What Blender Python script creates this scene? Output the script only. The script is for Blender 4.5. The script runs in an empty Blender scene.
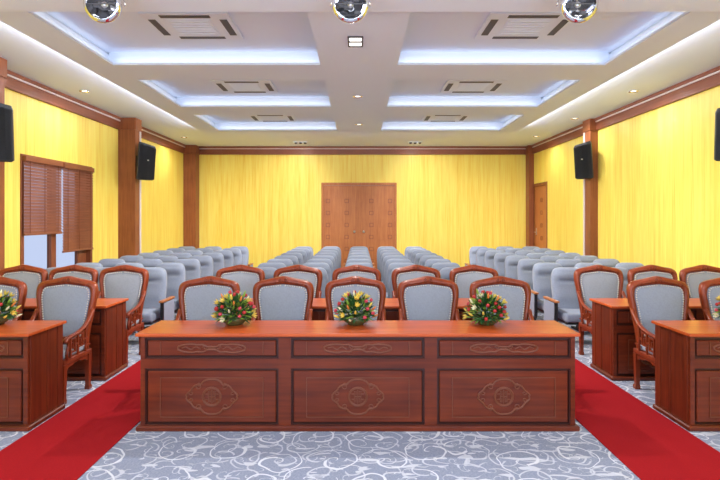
import bpy, bmesh, math, random
from mathutils import Vector, Matrix
random.seed(7)
PI = math.pi
SC = bpy.context.scene
COL = SC.collection
EYE = 1.74; F = 520.0; VX = 359.0; VY = 218.0
W = 5.15            # half width of the hall
H = 3.88            # perimeter ceiling
ZI = 3.73           # underside of the dropped ceiling
BACK = 15.6
FRONT = -1.2
def wall_d(px): return W * F / abs(px - VX)      # distance along a side wall of an image column

# ------------------------------------------------------------------ materials
def mat_base(name):
    m = bpy.data.materials.new(name); m.use_nodes = True
    nt = m.node_tree; b = nt.nodes['Principled BSDF']
    return m, nt, b
def plain(name, col, rough=.5, metal=0., spec=.5, emit=None, es=0.):
    m, nt, b = mat_base(name)
    b.inputs['Base Color'].default_value = (*col, 1); b.inputs['Roughness'].default_value = rough
    b.inputs['Metallic'].default_value = metal; b.inputs['Specular IOR Level'].default_value = spec
    if emit: b.inputs['Emission Color'].default_value = (*emit, 1); b.inputs['Emission Strength'].default_value = es
    return m
def N(nt, t, **kw):
    n = nt.nodes.new(t)
    for k, v in kw.items(): setattr(n, k, v)
    return n
def ramp(nt, fac, stops):
    r = N(nt, 'ShaderNodeValToRGB'); e = r.color_ramp.elements
    while len(e) < len(stops): e.new(.5)
    for i, (p, c) in enumerate(stops): e[i].position = p; e[i].color = (*c, 1)
    nt.links.new(fac, r.inputs[0]); return r.outputs[0]
def coords(nt, scale, out='Object'):
    tc = N(nt, 'ShaderNodeTexCoord'); mp = N(nt, 'ShaderNodeMapping')
    mp.inputs['Scale'].default_value = scale
    nt.links.new(tc.outputs[out], mp.inputs[0]); return mp.outputs[0]
def wood(name, dark, light, axis, rough=.3, spec=.5, coat=0.):
    m, nt, b = mat_base(name)
    sc = [28, 28, 28]; sc[axis] = 1.6
    v = coords(nt, sc)
    n = N(nt, 'ShaderNodeTexNoise'); n.inputs['Scale'].default_value = 1; n.inputs['Detail'].default_value = 5; n.inputs['Distortion'].default_value = .6
    nt.links.new(v, n.inputs['Vector'])
    v2 = coords(nt, (3, 3, 3)); n2 = N(nt, 'ShaderNodeTexNoise'); n2.inputs['Scale'].default_value = 1
    nt.links.new(v2, n2.inputs['Vector'])
    mx = N(nt, 'ShaderNodeMath', operation='ADD'); mm = N(nt, 'ShaderNodeMath', operation='MULTIPLY'); mm.inputs[1].default_value = .5
    nt.links.new(n2.outputs['Fac'], mm.inputs[0]); nt.links.new(n.outputs['Fac'], mx.inputs[0]); nt.links.new(mm.outputs[0], mx.inputs[1])
    nt.links.new(ramp(nt, mx.outputs[0], [(.5, dark), (1., light)]), b.inputs['Base Color'])
    b.inputs['Roughness'].default_value = rough; b.inputs['Specular IOR Level'].default_value = spec
    b.inputs['Coat Weight'].default_value = coat; b.inputs['Coat Roughness'].default_value = .12
    return m
def fabric(name, col, var=.12, scale=90, rough=.9, sheen=.2):
    m, nt, b = mat_base(name)
    n = N(nt, 'ShaderNodeTexNoise'); n.inputs['Scale'].default_value = scale; n.inputs['Detail'].default_value = 3
    nt.links.new(coords(nt, (1, 1, 1)), n.inputs['Vector'])
    d = tuple(c * (1 - var) for c in col); l = tuple(min(1, c * (1 + var)) for c in col)
    nt.links.new(ramp(nt, n.outputs['Fac'], [(.3, d), (.7, l)]), b.inputs['Base Color'])
    bp = N(nt, 'ShaderNodeBump'); bp.inputs['Strength'].default_value = .15; bp.inputs['Distance'].default_value = .002
    nt.links.new(n.outputs['Fac'], bp.inputs['Height']); nt.links.new(bp.outputs[0], b.inputs['Normal'])
    b.inputs['Roughness'].default_value = rough; b.inputs['Sheen Weight'].default_value = sheen
    b.inputs['Specular IOR Level'].default_value = .2
    return m
def yellow_wall(name, axis):
    # yellow veneer panels with vertical grain streaks; axis = horizontal axis of the wall
    m, nt, b = mat_base(name)
    tc = N(nt, 'ShaderNodeTexCoord'); sep = N(nt, 'ShaderNodeSeparateXYZ'); nt.links.new(tc.outputs['Object'], sep.inputs[0])
    u = sep.outputs[axis]; z = sep.outputs[2]
    def comb(su, sz, off=0):
        a = N(nt, 'ShaderNodeMath', operation='MULTIPLY'); a.inputs[1].default_value = su; nt.links.new(u, a.inputs[0])
        c = N(nt, 'ShaderNodeMath', operation='MULTIPLY'); c.inputs[1].default_value = sz; nt.links.new(z, c.inputs[0])
        k = N(nt, 'ShaderNodeCombineXYZ'); nt.links.new(a.outputs[0], k.inputs[0]); nt.links.new(c.outputs[0], k.inputs[1]); k.inputs[2].default_value = off
        return k.outputs[0]
    n1 = N(nt, 'ShaderNodeTexNoise'); n1.inputs['Scale'].default_value = 1; n1.inputs['Detail'].default_value = 4; nt.links.new(comb(11, .4), n1.inputs['Vector'])
    n2 = N(nt, 'ShaderNodeTexNoise'); n2.inputs['Scale'].default_value = 1; n2.inputs['Detail'].default_value = 2; nt.links.new(comb(34, 1.3, 5), n2.inputs['Vector'])
    # plank-to-plank tone, 0.16 m strips
    pm = N(nt, 'ShaderNodeMath', operation='MULTIPLY'); pm.inputs[1].default_value = 6.2; nt.links.new(u, pm.inputs[0])
    fl = N(nt, 'ShaderNodeMath', operation='FLOOR'); nt.links.new(pm.outputs[0], fl.inputs[0])
    wn = N(nt, 'ShaderNodeTexWhiteNoise', noise_dimensions='1D'); nt.links.new(fl.outputs[0], wn.inputs['W'])
    a1 = N(nt, 'ShaderNodeMath', operation='MULTIPLY_ADD'); nt.links.new(n2.outputs['Fac'], a1.inputs[0]); a1.inputs[1].default_value = .62; n1s = N(nt, 'ShaderNodeMath', operation='MULTIPLY_ADD'); n1s.inputs[1].default_value = .6; n1s.inputs[2].default_value = .13; nt.links.new(n1.outputs['Fac'], n1s.inputs[0]); nt.links.new(n1s.outputs[0], a1.inputs[2])
    a2 = N(nt, 'ShaderNodeMath', operation='MULTIPLY_ADD'); nt.links.new(wn.outputs['Value'], a2.inputs[0]); a2.inputs[1].default_value = .10; nt.links.new(a1.outputs[0], a2.inputs[2])
    nt.links.new(ramp(nt, a2.outputs[0], [(.48, (.82, .52, .06)), (.68, (.93, .69, .11)), (.92, (.97, .81, .18))]), b.inputs['Base Color'])
    b.inputs['Roughness'].default_value = .42; b.inputs['Specular IOR Level'].default_value = .35
    return m

def carpet_mat():
    m, nt, b = mat_base('scroll_carpet')
    L = nt.links
    def math(op, a, bb=None, c=None):
        n = N(nt, 'ShaderNodeMath', operation=op)
        for i, v in enumerate((a, bb, c)):
            if v is None: continue
            if isinstance(v, (int, float)): n.inputs[i].default_value = v
            else: L.new(v, n.inputs[i])
        return n.outputs[0]
    tc = N(nt, 'ShaderNodeTexCoord')
    # light warp
    wn = N(nt, 'ShaderNodeTexNoise'); wn.inputs['Scale'].default_value = 3.0; L.new(tc.outputs['Object'], wn.inputs['Vector'])
    sub = N(nt, 'ShaderNodeVectorMath', operation='SUBTRACT'); sub.inputs[1].default_value = (.5, .5, .5); L.new(wn.outputs['Color'], sub.inputs[0])
    scl = N(nt, 'ShaderNodeVectorMath', operation='SCALE'); scl.inputs['Scale'].default_value = .16; L.new(sub.outputs[0], scl.inputs[0])
    add = N(nt, 'ShaderNodeVectorMath', operation='ADD'); L.new(tc.outputs['Object'], add.inputs[0]); L.new(scl.outputs[0], add.inputs[1])
    def spirals(scale, off, turns, width):
        mp = N(nt, 'ShaderNodeMapping'); mp.inputs['Scale'].default_value = (scale, scale, 0); mp.inputs['Location'].default_value = (off, off * .7, 0)
        L.new(add.outputs[0], mp.inputs[0])
        vo = N(nt, 'ShaderNodeTexVoronoi', voronoi_dimensions='2D'); vo.inputs['Scale'].default_value = 1; vo.inputs['Randomness'].default_value = .55
        L.new(mp.outputs[0], vo.inputs['Vector'])
        d = N(nt, 'ShaderNodeVectorMath', operation='SUBTRACT'); L.new(mp.outputs[0], d.inputs[0]); L.new(vo.outputs['Position'], d.inputs[1])
        s = N(nt, 'ShaderNodeSeparateXYZ'); L.new(d.outputs[0], s.inputs[0])
        r = vo.outputs['Distance']
        cs = N(nt, 'ShaderNodeSeparateColor'); L.new(vo.outputs['Color'], cs.inputs[0])
        sg = math('SUBTRACT', math('MULTIPLY', math('GREATER_THAN', cs.outputs[1], .5), 2), 1)
        an = math('ARCTAN2', s.outputs[1], math('MULTIPLY', s.outputs[0], sg))
        an = math('ADD', math('DIVIDE', an, 2 * PI), cs.outputs[0])
        ph = math('FRACT', math('ADD', math('MULTIPLY', r, turns), an))        # spiral arm phase
        dist = math('ABSOLUTE', math('SUBTRACT', ph, .5))
        fr = math('FRACT', an)
        w = math('MULTIPLY', math('ADD', math('MULTIPLY', fr, 1.0), .25), width)      # stroke swells along the curl
        line = math('SUBTRACT', 1, math('SMOOTH_MIN', math('DIVIDE', dist, w), 1, .15))
        line = math('MULTIPLY', line, math('LESS_THAN', r, .56))
        return math('MINIMUM', math('MAXIMUM', math('MULTIPLY', line, 3), 0), 1)
    a = spirals(2.7, 0, 2.6, .075)
    c = spirals(4.0, 7.3, 2.2, .075); c2 = spirals(5.6, 3.1, 1.6, .07)
    # leaf flecks
    mp = N(nt, 'ShaderNodeMapping'); mp.inputs['Scale'].default_value = (5, 16, 0); mp.inputs['Rotation'].default_value = (0, 0, .5); L.new(add.outputs[0], mp.inputs[0])
    nz = N(nt, 'ShaderNodeTexNoise'); nz.inputs['Scale'].default_value = 1; nz.inputs['Detail'].default_value = 1; L.new(mp.outputs[0], nz.inputs['Vector'])
    leaf = math('MULTIPLY', math('GREATER_THAN', nz.outputs['Fac'], .64), .75)
    tot = math('MAXIMUM', math('MAXIMUM', math('MAXIMUM', a, math('MULTIPLY', c2, .6)), math('MULTIPLY', c, .7)), leaf)
    bg = N(nt, 'ShaderNodeTexNoise'); bg.inputs['Scale'].default_value = 70; L.new(tc.outputs['Object'], bg.inputs['Vector'])
    base = ramp(nt, bg.outputs['Fac'], [(.3, (.27, .305, .41)), (.7, (.37, .405, .515))])
    mix = N(nt, 'ShaderNodeMix', data_type='RGBA'); L.new(tot, mix.inputs['Factor']); L.new(base, mix.inputs[6]); mix.inputs[7].default_value = (.78, .80, .86, 1)
    L.new(mix.outputs[2], b.inputs['Base Color'])
    b.inputs['Roughness'].default_value = .95; b.inputs['Specular IOR Level'].default_value = .1
    return m

M = {}
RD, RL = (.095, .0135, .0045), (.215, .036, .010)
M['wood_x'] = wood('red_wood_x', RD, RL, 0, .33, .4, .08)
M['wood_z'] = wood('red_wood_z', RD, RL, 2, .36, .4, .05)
M['wood_top_glare'] = wood('desktop_wood_glare', (.47, .070, .013), (.68, .125, .024), 0, .30, .4, .15)  # the red desk wood made brighter, lighting glare put into its colour
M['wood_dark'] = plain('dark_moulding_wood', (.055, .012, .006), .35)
M['carve'] = plain('carved_line_wood', (.20, .055, .024), .35)
M['chair_wood'] = wood('chair_wood', (.17, .025, .008), (.32, .055, .015), 2, .33, .4, .08)
M['pillar'] = wood('pillar_wood', (.21, .060, .020), (.33, .105, .036), 2, .42, .4)
M['crown'] = wood('crown_wood', (.20, .055, .025), (.28, .085, .038), 1, .42, .4)
M['door'] = wood('door_wood', (.42, .13, .035), (.56, .21, .06), 2, .42, .4)
M['door_line'] = plain('door_inlay_wood', (.22, .055, .02), .45)
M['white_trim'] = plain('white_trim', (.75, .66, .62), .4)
M['ceiling'] = plain('ceiling_paint', (.80, .88, 1.0), .75, spec=.2)
M['wall_side'] = yellow_wall('yellow_panel_side', 1)
M['wall_end'] = yellow_wall('yellow_panel_end', 0)
M['carpet'] = carpet_mat()
M['red'] = fabric('red_carpet', (.40, .007, .012), .10, 160, .95, .0)
M['chair_fab'] = fabric('chair_grey_fabric', (.35, .38, .44), .06, 60, .8, .15)
M['seat_fab'] = fabric('seat_grey_fabric', (.27, .31, .40), .06, 60, .85, .15)
M['shell'] = plain('grey_seat_shell', (.17, .18, .20), .5)
M['black'] = plain('black_metal', (.015, .016, .018), .4)
M['spk'] = plain('speaker_cabinet', (.016, .017, .019), .45)
M['grille'] = fabric('speaker_grille', (.035, .036, .04), .4, 300, .55, 0)
M['arm'] = wood('seat_arm_wood', (.42, .14, .04), (.60, .24, .08), 1, .3)
M['nail'] = plain('pale_nailhead', (.80, .74, .66), .35)
M['chrome'] = plain('chrome', (.85, .85, .86), .08, 1.)
M['steel'] = plain('brushed_steel', (.75, .74, .72), .3, 1.)
M['beam'] = plain('beam_paint', (.86, .93, 1.0), .7, spec=.2)
M['ac'] = plain('ac_white_plastic', (.80, .87, .98), .5)
M['slot'] = plain('dark_slot', (.10, .095, .10), .6)
M['lamp'] = plain('lamp_glow', (1, 1, 1), .5, emit=(1., .95, .88), es=2.2)
M['blind'] = wood('blind_wood', (.19, .055, .025), (.31, .10, .042), 1, .4)
M['winframe'] = wood('window_frame_wood', (.20, .055, .02), (.30, .09, .035), 2, .4)
M['cord'] = plain('pale_cord', (.6, .52, .42), .8)
m, nt, b = mat_base('window_glass'); b.inputs['Transmission Weight'].default_value = 1; b.inputs['Roughness'].default_value = 0; b.inputs['IOR'].default_value = 1.05; b.inputs['Base Color'].default_value = (.70, .72, .75, 1); M['glass'] = m
M['leafd'] = plain('dark_green_leaf', (.03, .11, .025), .5)
M['leafl'] = plain('light_green_leaf', (.26, .42, .05), .5)
M['rose'] = plain('red_rose_petal', (.50, .03, .03), .6)
M['pink'] = plain('pink_red_petal', (.62, .06, .09), .6)
M['yel'] = plain('yellow_lily_petal', (.85, .62, .10), .5)
M['cream'] = plain('cream_lily_petal', (.85, .80, .50), .5)
M['orange'] = plain('orange_petal', (.75, .22, .04), .5)
M['bowl'] = plain('green_brown_bowl', (.10, .10, .035), .3)

# ------------------------------------------------------------------ mesh helpers
def box(bm, x0, x1, y0, y1, z0, z1, bev=0., mi=0, seg=1):
    vs = [bm.verts.new((x, y, z)) for x in (x0, x1) for y in (y0, y1) for z in (z0, z1)]
    fs = [(0, 1, 3, 2), (4, 6, 7, 5), (0, 4, 5, 1), (2, 3, 7, 6), (0, 2, 6, 4), (1, 5, 7, 3)]
    faces = [bm.faces.new([vs[i] for i in f]) for f in fs]
    for f in faces: f.material_index = mi
    if bev > 0:
        es = list({e for f in faces for e in f.edges})
        r = bmesh.ops.bevel(bm, geom=es, offset=bev, segments=seg, profile=.6, affect='EDGES')
        for f in r['faces']: f.material_index = mi
def tube(bm, pts, r, n=6, closed=False, mi=0, flat=1.0, up=None):
    pts = [Vector(p) for p in pts]; k = len(pts); rings = []
    rs = r if isinstance(r, (list, tuple)) else [r] * k
    prev = None
    for i, p in enumerate(pts):
        if closed: t = pts[(i + 1) % k] - pts[i - 1]
        else: t = pts[min(i + 1, k - 1)] - pts[max(i - 1, 0)]
        t.normalize()
        u = Vector(up) if up else (prev if prev else (Vector((0, 0, 1)) if abs(t.z) < .9 else Vector((1, 0, 0))))
        a = u - t * u.dot(t)
        if a.length < 1e-5: a = Vector((1, 0, 0)) - t * t.x
        a.normalize(); prev = a
        bb = t.cross(a)
        rings.append([bm.verts.new(p + (a * math.cos(2 * PI * j / n) * flat + bb * math.sin(2 * PI * j / n)) * rs[i]) for j in range(n)])
    m_ = k if closed else k - 1
    for i in range(m_):
        A, B = rings[i], rings[(i + 1) % k]
        for j in range(n):
            f = bm.faces.new((A[j], A[(j + 1) % n], B[(j + 1) % n], B[j])); f.smooth = True; f.material_index = mi
    if not closed:
        for rg in (rings[0], rings[-1]):
            f = bm.faces.new(rg); f.material_index = mi
def lathe(bm, prof, c=(0, 0, 0), n=20, mi=0, mat=None, cap=True):
    rings = []
    for r, z in prof:
        rings.append([bm.verts.new((c[0] + r * math.cos(2 * PI * j / n), c[1] + r * math.sin(2 * PI * j / n), c[2] + z)) for j in range(n)])
    fs = []
    for A, B in zip(rings, rings[1:]):
        for j in range(n):
            f = bm.faces.new((A[j], A[(j + 1) % n], B[(j + 1) % n], B[j])); f.smooth = True; f.material_index = mi
    if cap:
        for rg in (rings[0], rings[-1]): bm.faces.new(rg).material_index = mi
    if mat is not None:
        bmesh.ops.transform(bm, matrix=mat, verts=[v for r in rings for v in r])
def prism(bm, poly, y0, y1, mi=0):
    """polygon in (x,z) extruded between y0 and y1"""
    A = [bm.verts.new((x, y0, z)) for x, z in poly]; B = [bm.verts.new((x, y1, z)) for x, z in poly]
    n = len(poly)
    bm.faces.new(A).material_index = mi; bm.faces.new(B[::-1]).material_index = mi
    for i in range(n): bm.faces.new((A[i], B[i], B[(i + 1) % n], A[(i + 1) % n])).material_index = mi
def prism_x(bm, poly, x0, x1, mi=0):
    """polygon in (y,z) extruded between x0 and x1"""
    A = [bm.verts.new((x0, y, z)) for y, z in poly]; B = [bm.verts.new((x1, y, z)) for y, z in poly]
    n = len(poly)
    bm.faces.new(A).material_index = mi; bm.faces.new(B[::-1]).material_index = mi
    for i in range(n): bm.faces.new((A[i], B[i], B[(i + 1) % n], A[(i + 1) % n])).material_index = mi
def catmull(P, sub=5, closed=False):
    out = []; n = len(P)
    rng = range(n) if closed else range(n - 1)
    for i in rng:
        if closed: p = [P[(i + k) % n] for k in (-1, 0, 1, 2)]
        else: p = [P[max(i - 1, 0)], P[i], P[i + 1], P[min(i + 2, n - 1)]]
        for s in range(sub):
            t = s / sub
            out.append(tuple(.5 * (2 * b_ + (c - a) * t + (2 * a - 5 * b_ + 4 * c - d) * t * t + (-a + 3 * b_ - 3 * c + d) * t ** 3) for a, b_, c, d in zip(*p)))
    if not closed: out.append(tuple(P[-1]))
    return out
def cushion(bm, loop, c, yf, yb, bulge, yo=lambda z: 0, dent=None, rings=5, edge=.012, mi=0):
    """padded panel: loop of (x,z), front face (towards -y) domed, flat back"""
    n = len(loop); R = []
    front = [(1., edge)] + [(1 - .06, 0.)] + [(1 - .06 - (k / rings) * .84, 0) for k in range(1, rings + 1)]
    for s, e in front:
        rr = []
        for x, z in loop:
            px = c[0] + (x - c[0]) * s; pz = c[1] + (z - c[1]) * s
            y = yf + e - bulge * (1 - s * s) + yo(pz)
            if dent: y += dent(px, pz) * (1 if s < .99 else 0)
            rr.append(bm.verts.new((px, y, pz)))
        R.append(rr)
    bk = [bm.verts.new((x, yb + yo(z), z)) for x, z in loop]
    seq = [bk] + R
    for A, B in zip(seq, seq[1:]):
        for j in range(n):
            f = bm.faces.new((A[j], A[(j + 1) % n], B[(j + 1) % n], B[j])); f.smooth = True; f.material_index = mi
    f = bm.faces.new(R[-1]); f.smooth = True; f.material_index = mi
    bm.faces.new(bk[::-1]).material_index = mi
def obj(name, bm, mats, parent=None, loc=None, smooth=False):
    bmesh.ops.recalc_face_normals(bm, faces=bm.faces)
    me = bpy.data.meshes.new(name); bm.to_mesh(me); bm.free()
    for m_ in (mats if isinstance(mats, (list, tuple)) else [mats]): me.materials.append(M[m_])
    if smooth:
        for p in me.polygons: p.use_smooth = True
    o = bpy.data.objects.new(name, me); COL.objects.link(o)
    if parent: o.parent = parent
    if loc: o.location = loc
    return o
def B(): return bmesh.new()
def tag(o, label, cat, group=None):
    o['label'] = label; o['category'] = cat
    if group: o['group'] = group
    return o
def thing(name, label, cat, loc=(0, 0, 0), rz=0, group=None):
    o = bpy.data.objects.new(name, None); COL.objects.link(o); o.empty_display_size = .1
    o.location = loc; o.rotation_euler = (0, 0, rz)
    return tag(o, label, cat, group)
def struct(name, bm, mats):
    o = obj(name, bm, mats); o['kind'] = 'structure'; return o
def copy_tree(o, parent=None):
    c = o.copy(); COL.objects.link(c)
    if parent: c.parent = parent
    for ch in list(o.children): copy_tree(ch, c)
    return c
def place(proto, used, loc, rz, label, group=None):
    o = proto if not used else copy_tree(proto)
    o.location = loc; o.rotation_euler = (0, 0, rz); o['label'] = label
    if group: o['group'] = group
    return o

# ------------------------------------------------------------------ room shell
bm = B(); box(bm, -W - .2, W + .2, FRONT, BACK + .2, -.1, 0); struct('floor', bm, 'carpet')

# window opening in the left wall
wy0, wy1 = wall_d(20), wall_d(91.5); wz0, wz1 = .80, 2.72
bm = B()
box(bm, -W - .2, -W, FRONT, wy0, 0, 4.1); box(bm, -W - .2, -W, wy1, BACK + .2, 0, 4.1)
box(bm, -W - .2, -W, wy0, wy1, 0, wz0); box(bm, -W - .2, -W, wy0, wy1, wz1, 4.1)
struct('wall_left', bm, 'wall_side')
dy0, dy1 = wall_d(547.5), wall_d(532)
bm = B()
box(bm, W, W + .2, FRONT, dy0, 0, 4.1); box(bm, W, W + .2, dy1, BACK + .2, 0, 4.1); box(bm, W, W + .2, dy0, dy1, 2.74, 4.1)
struct('wall_right', bm, 'wall_side')
bm = B()
box(bm, -W, -1.13, BACK, BACK + .2, 0, 4.1); box(bm, 1.13, W, BACK, BACK + .2, 0, 4.1); box(bm, -1.13, 1.13, BACK, BACK + .2, 2.80, 4.1)
struct('wall_back', bm, 'wall_end')

# ceiling: high perimeter, dropped centre with six recessed trays
def dz(y, z): return F * (z - EYE) / (VY - y)
IX = 3.62; IY1 = dz(133, ZI)
HX0, HX1 = .50, 3.2
trays = [(dz(65, ZI) - 1.85, dz(65, ZI)), (dz(80, ZI), dz(107, ZI)), (dz(115, ZI), dz(130.5, ZI))]
ZT = 3.93; SB = .11; TH = .03
BY0, BY1 = 3.3, F * (3.62 - EYE) / (VY - 12)
bm = B()
def cbox(*a): box(bm, *a)
# perimeter ring
cbox(-W, -HX1 - SB - .02, BY1, BACK, H, 4.1); cbox(HX1 + SB + .02, W, BY1, BACK, H, 4.1)
cbox(-HX1 - SB - .02, HX1 + SB + .02, trays[2][1] + SB + .02, BACK, H, 4.1)
cbox(-HX1 - SB - .02, HX1 + SB + .02, BY1, trays[2][1] + SB + .02, ZT, 4.1)      # tray tops
# bottom slab with holes
cbox(-IX, -HX1, BY1, IY1, ZI, ZI + TH); cbox(HX1, IX, BY1, IY1, ZI, ZI + TH); cbox(-HX0, HX0, BY1, IY1, ZI, ZI + TH)
ys = [BY1] + [v for t in trays for v in t] + [IY1]
for s in (-1, 1):
    a, c = sorted((s * HX0, s * HX1))
    for i in range(0, len(ys), 2):
        if ys[i + 1] > ys[i]: cbox(a, c, ys[i], ys[i + 1], ZI, ZI + TH)
# risers
cbox(-HX0 + SB, HX0 - SB, BY1, trays[2][1] + SB + .02, ZI + TH, ZT)
for s in (-1, 1):
    a, c = sorted((s * (HX1 + SB), s * (HX1 + SB + .02))); cbox(a, c, BY1, trays[2][1] + SB + .02, ZI + TH, H + .02)
    a, c = sorted((s * (HX0 - SB), s * (HX1 + SB)))
    for i, (t0, t1) in enumerate(trays):
        cbox(a, c, t1 + SB, t1 + SB + .02, ZI + TH, ZT)
        if i: cbox(a, c, t0 - SB - .02, t0 - SB, ZI + TH, ZT)
# ceiling over the stage side
cbox(-W, W, FRONT, BY0, H, 4.1)
struct('ceiling', bm, 'ceiling')
bm = B(); box(bm, -W, W, BY0, BY1, 3.62, 4.1, .006); o = struct('trim_1', bm, 'beam'); o['label'] = 'white ceiling beam over the stage edge'

# crown mouldings, pillars, baseboards
ti = [1]
def trim(bm, mats, lab):
    ti[0] += 1; o = struct('trim_%d' % ti[0], bm, mats); o['label'] = lab; return o
pl1 = wall_d(118); pr1 = wall_d(598)
for s, nm in ((-1, 'left'), (1, 'right')):
    bm = B()
    def sx(a, b_): return sorted((s * (W - a), s * (W - b_)))
    a = sx(0, .05); box(bm, *a, BY1, BACK - .05, 3.63, 3.80, .004)
    a = sx(0, .085); box(bm, *a, BY1, BACK - .09, 3.825, H, .004)
    a = sx(0, .065); box(bm, *a, BY1, BACK - .06, 3.80, 3.825, 0, 1)
    trim(bm, ['crown', 'white_trim'], 'brown crown moulding with a pale line along the %s wall' % nm)
bm = B(); box(bm, -W + .05, W - .05, BACK - .05, BACK, 3.64, 3.80, .004); box(bm, -W + .09, W - .09, BACK - .09, BACK, 3.82, H, .004); box(bm, -W + .06, W - .06, BACK - .06, BACK, 3.80, 3.82, 0, 1)
trim(bm, ['crown', 'white_trim'], 'brown crown moulding with a pale line along the back wall')
def pillar(s, y0, y1, prot, lab):
    bm = B(); a = sorted((s * W, s * (W - prot)))
    box(bm, *a, y0, y1, 0, H, .006)
    a2 = sorted((s * W, s * (W - prot - .02))); box(bm, *a2, y0 - .02, y1, 0, .12, .004); box(bm, *a2, y0 - .02, y1 + .02, 3.63, H, .004)
    trim(bm, 'pillar', lab)
PL = .37; PR = .17
pillar(-1, pl1, pl1 + .26, PL, 'brown wooden pillar on the left wall beyond the window')
pillar(-1, 6.76, 7.02, PL, 'brown wooden pillar on the left wall before the window')
pillar(1, pr1, pr1 + .31, PR, 'brown wooden pillar on the right wall')
pillar(1, 6.60, 6.86, PR, 'brown wooden pillar at the near end of the right wall')
pillar(-1, BACK - .36, BACK, .36, 'brown corner pillar, back left')
pillar(1, BACK - .30, BACK, .15, 'brown corner pillar, back right')
for nm, args in (('left', (-W, -W + .02, 7.05, pl1 - .02)), ('right', (W - .02, W, 6.88, pr1 - .02))):
    bm = B(); box(bm, args[0], args[1], args[2], args[3], 0, .12, .003)
    if nm == 'left': box(bm, args[0], args[1], pl1 + .28, BACK - .38, 0, .12, .003)
    else: box(bm, args[0], args[1], pr1 + .28, dy0 - .08, 0, .12, .003)
    struct('baseboard_' + nm, bm, 'pillar')
bm = B(); box(bm, -W + .37, -1.2, BACK - .02, BACK, 0, .12, .003); box(bm, 1.2, W - .16, BACK - .02, BACK, 0, .12, .003); struct('baseboard_back', bm, 'pillar')

# ------------------------------------------------------------------ window and blinds
win = bpy.data.objects.new('window_1', None); COL.objects.link(win); win['kind'] = 'structure'
ym = (W + .09) * F / (VX - 51.5); yp = (W + .09) * F / (VX - 76)
bm = B()
t = .07
box(bm, -W - .16, -W + .02, wy0, wy0 + t, wz0, wz1, .004); box(bm, -W - .16, -W + .02, wy1 - t, wy1, wz0, wz1, .004)
box(bm, -W - .16, -W + .02, wy0 + t, wy1 - t, wz1 - .12, wz1, .004); box(bm, -W - .16, -W + .05, wy0 + t, wy1 - t, wz0, wz0 + .05, .004)
box(bm, -W - .13, -W - .05, ym - .07, ym + .07, wz0 + .05, wz1 - .12, .004)
obj('window_frame', bm, 'winframe', win)
bm = B(); box(bm, -W - .12, -W - .06, yp, wy1 - t, wz0 + .05, wz1 - .12, .004); obj('side_panel', bm, 'winframe', win)
for a, c in ((wy0 + t, ym - .07), (ym + .07, yp)):
    bm = B(); box(bm, -W - .10, -W - .094, a, c, wz0 + .05, wz1 - .12); obj('pane', bm, 'glass', win)
def blind(y0, y1, zb, label):
    t_ = thing('window_blind', label, 'blind', (-W + .05, (y0 + y1) / 2, zb), 0, 'wooden venetian blinds on the left window')
    w = (y1 - y0) / 2; zt = wz1 - .06 - zb
    bm = B(); box(bm, -.025, .035, -w, w, zt - .05, zt + .03, .005); obj('headrail', bm, 'blind', t_)
    bm = B(); n = int((zt - .08) / .047)
    for i in range(n):
        z = .045 + (zt - .1) * i / (n - 1)
        vs = [(-.011, z + .021), (.011, z - .023), (.011, z - .020), (-.011, z + .024)]
        prm = [bm.verts.new((x, y, zz)) for y in (-w, w) for x, zz in vs]
        for f in ((0, 1, 2, 3), (7, 6, 5, 4), (0, 4, 5, 1), (1, 5, 6, 2), (2, 6, 7, 3), (3, 7, 4, 0)): bm.faces.new([prm[k] for k in f])
    obj('slats', bm, 'blind', t_)
    bm = B(); box(bm, -.02, .02, -w, w, 0, .03, .006); obj('bottom_rail', bm, 'blind', t_)
    bm = B()
    for k in (-.75, 0, .75): box(bm, .019, .023, w * k - .006, w * k + .006, .03, zt - .05)
    obj('ladder_tape', bm, 'door_line', t_)
blind(wy0 + .012, wall_d(58.6), 1.47, 'shorter brown slatted blind on the left half of the window')
blind(wall_d(60.0), wy1 - .05, 1.14, 'longer brown slatted blind on the right half of the window')

# ------------------------------------------------------------------ doors
def frame_square(bm, cx, cz, h, y, w=.014, d=.012):
    box(bm, cx - h, cx + h, y - d, y, cz + h - w, cz + h); box(bm, cx - h, cx + h, y - d, y, cz - h, cz - h + w)
    box(bm, cx - h, cx - h + w, y - d, y, cz - h + w, cz + h - w); box(bm, cx + h - w, cx + h, y - d, y, cz - h + w, cz + h - w)
d1 = bpy.data.objects.new('door_1', None); COL.objects.link(d1); d1['kind'] = 'structure'; d1.location = (0, BACK, 0)
bm = B(); box(bm, -1.13, -1.06, -.02, .1, 0, 2.80, .005); box(bm, 1.06, 1.13, -.02, .1, 0, 2.80, .005); box(bm, -1.06, 1.06, -.02, .1, 2.72, 2.80, .005); obj('door_frame', bm, 'door', d1)
bm = B(); box(bm, -.03, .03, .005, .02, .01, 2.71, .003); obj('astragal', bm, 'door', d1)
for s in (-1, 1):
    bm = B(); a = sorted((s * .001, s * 1.058)); box(bm, *a, .02, .07, .01, 2.715, .004)
    lf = obj('door_leaf', bm, 'door', d1)
    bm = B()
    for cx in (s * .37, s * .93):
        for k in range(6): frame_square(bm, cx, 2.25 - .36 * k, .06, .02)
    obj('inlay', bm, 'door_line', lf)
    bm = B(); lathe(bm, [(.001, 0), (.018, 0), (.018, .03), (.034, .04), (.038, .06), (.028, .08), (.001, .085)], n=14, mat=Matrix.Translation((s * .14, .02, 1.33)) @ Matrix.Rotation(PI / 2, 4, 'X'))
    obj('door_knob', bm, 'steel', lf)
d2 = bpy.data.objects.new('door_2', None); COL.objects.link(d2); d2['kind'] = 'structure'; d2.location = (W, (dy0 + dy1) / 2, 0); d2.rotation_euler = (0, 0, -PI / 2)
hw = (dy1 - dy0) / 2
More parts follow.
